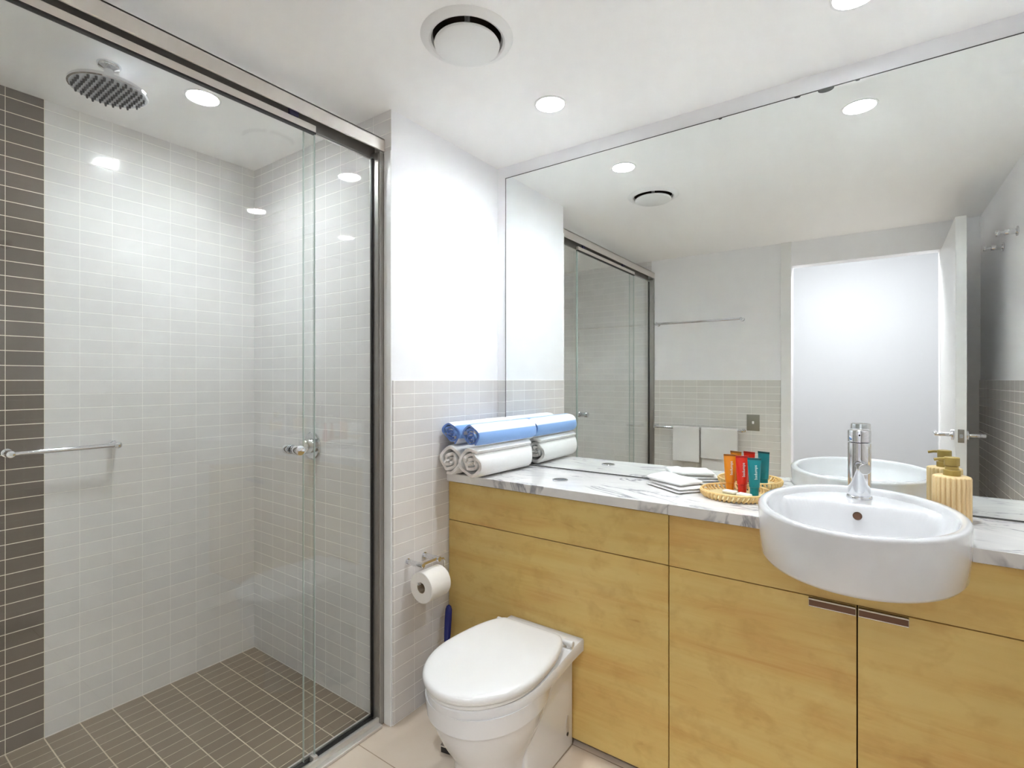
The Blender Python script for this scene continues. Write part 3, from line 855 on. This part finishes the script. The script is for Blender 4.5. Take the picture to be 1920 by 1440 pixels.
towel_roll('rolled blue striped towel on top of the stack, against the side wall', -1.344, 1.490, ZB+0.1185, 0.043, 0.045, 0.36, 4.2, 0.0090, 3, 4.9, [blue_terry, blue_core], -22, group='rolled blue and white striped towels')
towel_roll('rolled blue striped towel on top of the stack, nearer the basin', -1.236, 1.482, ZB+0.1165, 0.051, 0.044, 0.368, 4.4, 0.0092, 4.3, 5.3, [blue_terry, blue_core], -53, rot=-0.03, group='rolled blue and white striped towels')

# folded washcloths beside the tray
def fold(label, cx_, cy_, z0, L_, W_, h_, layers, ang, seed, peak=0.0):
    bm = bmesh.new()
    nx, ny = 18, 12
    lt = h_/layers
    for k in range(layers):
        zb = k*lt
        ins = 0.004*math.sin(seed+k*2.3)
        top, bot = [], []
        for j in range(ny+1):
            rt, rb = [], []
            for i in range(nx+1):
                u, v = -1+2*i/nx, -1+2*j/ny
                e = max(abs(u), abs(v))
                x = u*(L_/2+ins*0.5); y = v*(W_/2+ins)
                rd = max(0, (e-0.86)/0.14)
                zt = zb + lt*0.97 - rd*rd*lt*0.42 + 0.0016*noise.noise(Vector((x*25+seed, y*25, k*3.0)))
                if k == layers-1:
                    zt += 0.004*noise.noise(Vector((x*14+seed*2, y*14, 1.0))) + peak*math.exp(-((u+0.55)**2/0.10 + (v-0.1)**2/0.3))
                zl = zb + lt*0.03 + rd*rd*lt*0.40
                sag = 0.0
                rt.append(bm.verts.new((x*(1+0.012*math.sin(3*v+seed)), y, z0+zt+sag)))
                rb.append(bm.verts.new((x*(1+0.012*math.sin(3*v+seed)), y, z0+zl)))
            top.append(rt); bot.append(rb)
        for j in range(ny):
            for i in range(nx):
                bm.faces.new((top[j][i], top[j][i+1], top[j+1][i+1], top[j+1][i]))
                bm.faces.new((bot[j][i], bot[j+1][i], bot[j+1][i+1], bot[j][i+1]))
        per = [(0, i) for i in range(nx)] + [(j, nx) for j in range(ny)] + [(ny, i) for i in range(nx, 0, -1)] + [(j, 0) for j in range(ny, 0, -1)]
        for a in range(len(per)):
            p, q = per[a], per[(a+1) % len(per)]
            bm.faces.new((top[p[0]][p[1]], bot[p[0]][p[1]], bot[q[0]][q[1]], top[q[0]][q[1]]))
    o = obj('folded_washcloth', bm, terry, None, local=True, ang=60)
    o.location = (cx_, cy_, 0); o.rotation_euler = (0, 0, ang)
    tag(o, label, 'washcloth', 'folded white washcloths')
fold('folded white washcloth lying flat on the marble, under another one', -0.548, 1.765, ZCT+0.0005, 0.175, 0.115, 0.019, 2, -0.60, 1)
fold('folded white washcloth on top, with a puffed up corner', -0.556, 1.768, ZCT+0.0205, 0.165, 0.112, 0.018, 1, -0.50, 5, 0.012)

# ribbed tray with tubes and soaps
px0, py0, pr = -0.352, 1.742, 0.107
t = thing('wicker_tray', 'small round ribbed wicker tray on the marble left of the basin', 'tray', (px0, py0, ZCT))
bm = bmesh.new(); add_lathe(bm, [(0.0, 0.003), (pr-0.016, 0.003), (pr-0.014, 0.0055), (0.0, 0.0055)], (px0, py0, ZCT), seg=48, cap=False); obj('tray_floor', bm, wicker_floor, t)
bm = bmesh.new()
nr = 44
for i in range(nr):
    a = 2*PI*i/nr; ca, sa = math.cos(a), math.sin(a)
    ca2, sa2 = math.cos(a+0.05), math.sin(a+0.05)
    add_tube(bm, [(px0+(pr-0.013)*ca, py0+(pr-0.013)*sa, ZCT+0.0032), (px0+(pr-0.005)*ca2, py0+(pr-0.005)*sa2, ZCT+0.011), (px0+(pr-0.0035)*math.cos(a+0.09), py0+(pr-0.0035)*math.sin(a+0.09), ZCT+0.0215)], 0.0047, 8)
obj('ribbed_side', bm, wicker, t, ang=80)
bm = bmesh.new(); add_tube(bm, [(px0+(pr-0.004)*math.cos(2*PI*i/64), py0+(pr-0.004)*math.sin(2*PI*i/64), ZCT+0.0225) for i in range(65)], 0.0030, 10); obj('rim', bm, wicker, t)

def text_bm(s, size):
    cu = bpy.data.curves.new('lettering', 'FONT'); cu.body = s; cu.size = size; cu.extrude = 0.00012; cu.align_x = 'CENTER'; cu.align_y = 'CENTER'
    o = bpy.data.objects.new('lettering_tmp', cu); C.objects.link(o)
    dg = bpy.context.evaluated_depsgraph_get(); dg.update()
    me = bpy.data.meshes.new_from_object(o.evaluated_get(dg))
    bm = bmesh.new(); bm.from_mesh(me)
    bpy.data.objects.remove(o); bpy.data.curves.remove(cu); bpy.data.meshes.remove(me)
    return bm
def tube_bottle(label, x, y, z, m, word, yaw):
    t = thing('lotion_tube', label, 'tube', (x, y, z), 'lotion tubes on the wicker tray', yaw)
    bm = bmesh.new(); add_lathe(bm, [(0.0105, 0.0), (0.0120, 0.001), (0.0128, 0.022), (0.0122, 0.0235)], (0, 0, 0), seg=32)
    obj('cap', bm, m, t, local=True)
    bm = bmesh.new(); R = []
    for f in [i/14 for i in range(15)]:
        zz = 0.0245 + 0.0775*f
        wx = 0.0148 + 0.0042*f; wy = 0.0142*(1-f**1.6) + 0.0008
        R.append([(wx*math.cos(2*PI*i/40), wy*math.sin(2*PI*i/40), zz) for i in range(40)])
    R.append([(0.0190*math.cos(2*PI*i/40), 0.0008*math.sin(2*PI*i/40), 0.108) for i in range(40)])
    add_loft(bm, R); b = obj('body', bm, m, t, local=True, ang=60)
    bm = bmesh.new(); add_box(bm, -0.0191, 0.0191, -0.0010, 0.0010, 0.103, 0.1085, 0.0003, 1); obj('crimp', bm, mat(m.name+'_crimp', {'orange_tube': (150, 92, 14), 'red_tube': (168, 24, 12), 'teal_tube': (0, 84, 88)}[m.name], 0.4), t, local=True)
    bm = text_bm(word, 0.0115)
    rot = Matrix.Rotation(PI/2, 4, 'X') @ Matrix.Rotation(PI/2, 4, 'Z')
    bmesh.ops.transform(bm, matrix=rot, verts=bm.verts)
    bmesh.ops.translate(bm, verts=bm.verts, vec=(0.003, 0, 0.068))
    for v in bm.verts:                                   # wrap the lettering on the tube front
        f = (v.co.z-0.0245)/0.0775
        wx = 0.0148 + 0.0042*f; wy = 0.0142*(1-max(0, f)**1.6) + 0.0008
        u = max(-0.98, min(0.98, v.co.x/wx))
        v.co.y = -wy*math.sqrt(1-u*u) - 0.0003 + v.co.y
    obj('lettering', bm, ink, b, local=True, smooth=False)
    t.scale = (1.06, 1.06, 1.10)
    return t
TZ = ZCT+0.0057
yw = 0.30
tube_bottle('orange upright lotion tube on the tray, leftmost of three', -0.3835, 1.815, TZ, orange, 'badumps', yw)
tube_bottle('red upright lotion tube on the tray, between orange and teal', -0.3430, 1.800, TZ, red, 'badumps', yw)
tube_bottle('teal upright lotion tube on the tray, nearest the basin', -0.3020, 1.772, TZ, teal, 'badumps', yw)
for lb, x, y, a in (('white wrapped soap bar on the tray below the orange tube', -0.372, 1.757, -0.35), ('white wrapped soap bar on the tray below the red tube', -0.325, 1.735, -0.35)):
    bm = box(-0.021, 0.021, -0.013, 0.013, 0, 0.010, 0.004, 3)
    o = obj('soap_bar', bm, wax, None, local=True); o.location = (x, y, TZ+0.0003); o.rotation_euler = (0, 0, a)
    tag(o, lb, 'soap', 'soap bars on the tray')

# soap dispenser behind the basin
qx, qy = 0.178, 1.778
t = thing('soap_dispenser', 'peach ribbed soap dispenser with olive gold pump right of the basin', 'soap dispenser', (qx, qy, ZCT))
bm = bmesh.new(); R = []
nrib, per = 22, 10
def rb(r, z): 
    return [(qx + (r*(0.885+0.115*abs(math.sin(PI*i/per))**0.7))*math.cos(2*PI*i/(nrib*per)), qy + (r*(0.885+0.115*abs(math.sin(PI*i/per))**0.7))*math.sin(2*PI*i/(nrib*per)), z) for i in range(nrib*per)]
add_loft(bm, [rb(0.039, ZCT+0.0005), rb(0.041, ZCT+0.003), rb(0.041, ZCT+0.115), rb(0.0395, ZCT+0.1185), rb(0.035, ZCT+0.120), rb(0.015, ZCT+0.121)])
obj('bottle', bm, ribbed, t, ang=50)
zt = ZCT+0.121
bm = bmesh.new(); add_lathe(bm, [(0.0185, 0), (0.0185, 0.014), (0.0175, 0.015), (0.0145, 0.015), (0.0145, 0.024), (0.013, 0.025)], (qx, qy, zt), seg=36); obj('collar', bm, gold, t)
bm = bmesh.new(); add_lathe(bm, [(0.0160, 0.026), (0.0165, 0.027), (0.0165, 0.047), (0.0155, 0.048), (0.0, 0.048)], (qx, qy, zt), seg=36, cap=True)
p = obj('pump_head', bm, gold, t)
bm = bmesh.new(); add_tube(bm, [(qx-0.010, qy-0.002, zt+0.0435), (qx-0.025, qy-0.004, zt+0.0425), (qx-0.037, qy-0.0055, zt+0.0395)], 0.0038, 12); obj('nozzle', bm, gold, p)

# ---------------------------------------------------------------- things seen only in the mirror
def hand_towel(label, x0, x1, zb_f, zb_b, seed):
    yb, zb, r = YF+0.006+0.066-0.0125, 0.865, 0.0125
    bm = bmesh.new()
    prof = [(yb+r+0.002, zb_f)] + [(yb+r+0.002*(1-i/8), zb_f + (zb-zb_f)*i/8) for i in range(1, 9)]
    prof += [(yb + r*math.cos(PI*i/8), zb + r*math.sin(PI*i/8)) for i in range(1, 9)]
    prof += [(yb-r, zb - (zb-zb_b)*i/6) for i in range(1, 7)]
    n = 16; th = 0.004
    outer, inner = [], []
    for k, (y, z) in enumerate(prof):
        ro, ri = [], []
        a0_ = prof[max(k-1, 0)]; a1_ = prof[min(k+1, len(prof)-1)]
        d = Vector((a1_[0]-a0_[0], a1_[1]-a0_[1])).normalized(); nn = Vector((d.y, -d.x))
        for i in range(n+1):
            x = x0 + (x1-x0)*i/n
            wv = 0.0025*noise.noise(Vector((x*14+seed, z*5, 0))) * min(1, abs(z-zb)*14)
            ro.append(bm.verts.new((x, y + nn.x*th/2 + wv, z + nn.y*th/2)))
            ri.append(bm.verts.new((x, y - nn.x*th/2 + wv, z - nn.y*th/2)))
        outer.append(ro); inner.append(ri)
    for k in range(len(prof)-1):
        for i in range(n):
            bm.faces.new((outer[k][i], outer[k][i+1], outer[k+1][i+1], outer[k+1][i]))
            bm.faces.new((inner[k][i], inner[k+1][i], inner[k+1][i+1], inner[k][i+1]))
        bm.faces.new((outer[k][0], outer[k+1][0], inner[k+1][0], inner[k][0]))
        bm.faces.new((outer[k][n], inner[k][n], inner[k+1][n], outer[k+1][n]))
    for k in (0, len(prof)-1):
        for i in range(n): bm.faces.new((outer[k][i], inner[k][i], inner[k][i+1], outer[k][i+1]))
    o = obj('hand_towel', bm, terry, None, ang=60)
    tag(o, label, 'towel', 'hand towels on the lower rail')
hand_towel('white hand towel on the lower rail, nearer the shower, seen in the mirror', -1.262, -1.062, 0.612, 0.66, 1)
hand_towel('white hand towel on the lower rail, nearer the light switch, seen in the mirror', -1.050, -0.792, 0.648, 0.50, 7)
t = thing('light_switch', 'grey metal light switch plate beside the door, seen in the mirror', 'switch', (-0.697, YF+0.006, 0.926))
bm = box(-0.740, -0.654, YF+0.0062, YF+0.012, 0.867, 0.985, 0.002); obj('plate', bm, switch_m, t)
obj('rocker', box(-0.704, -0.690, YF+0.012, YF+0.016, 0.917, 0.937, 0.002), white_gloss, t)
def hook(y, z, label):
    t = thing('robe_hook', label, 'hook', (XR, y, z), 'chrome robe hooks on the right wall')
    obj('backplate', cyl((XR-0.0002, y, z), (XR-0.005, y, z), 0.022, seg=28, bev=0.001), chrome, t)
    bm = bmesh.new(); add_cyl(bm, (XR-0.005, y, z), (XR-0.045, y, z), 0.0125, seg=24, bev=0.001)
    add_cyl(bm, (XR-0.045, y, z), (XR-0.062, y, z), 0.0055, seg=16)
    add_cyl(bm, (XR-0.062, y, z), (XR-0.074, y, z), 0.0125, seg=24, bev=0.002)
    obj('peg', bm, chrome, t)
hook(0.600, 1.898, 'chrome robe hook, upper right one seen in the mirror, farther from the door')
hook(0.300, 1.892, 'chrome robe hook, lower left one seen in the mirror, closer to the door')
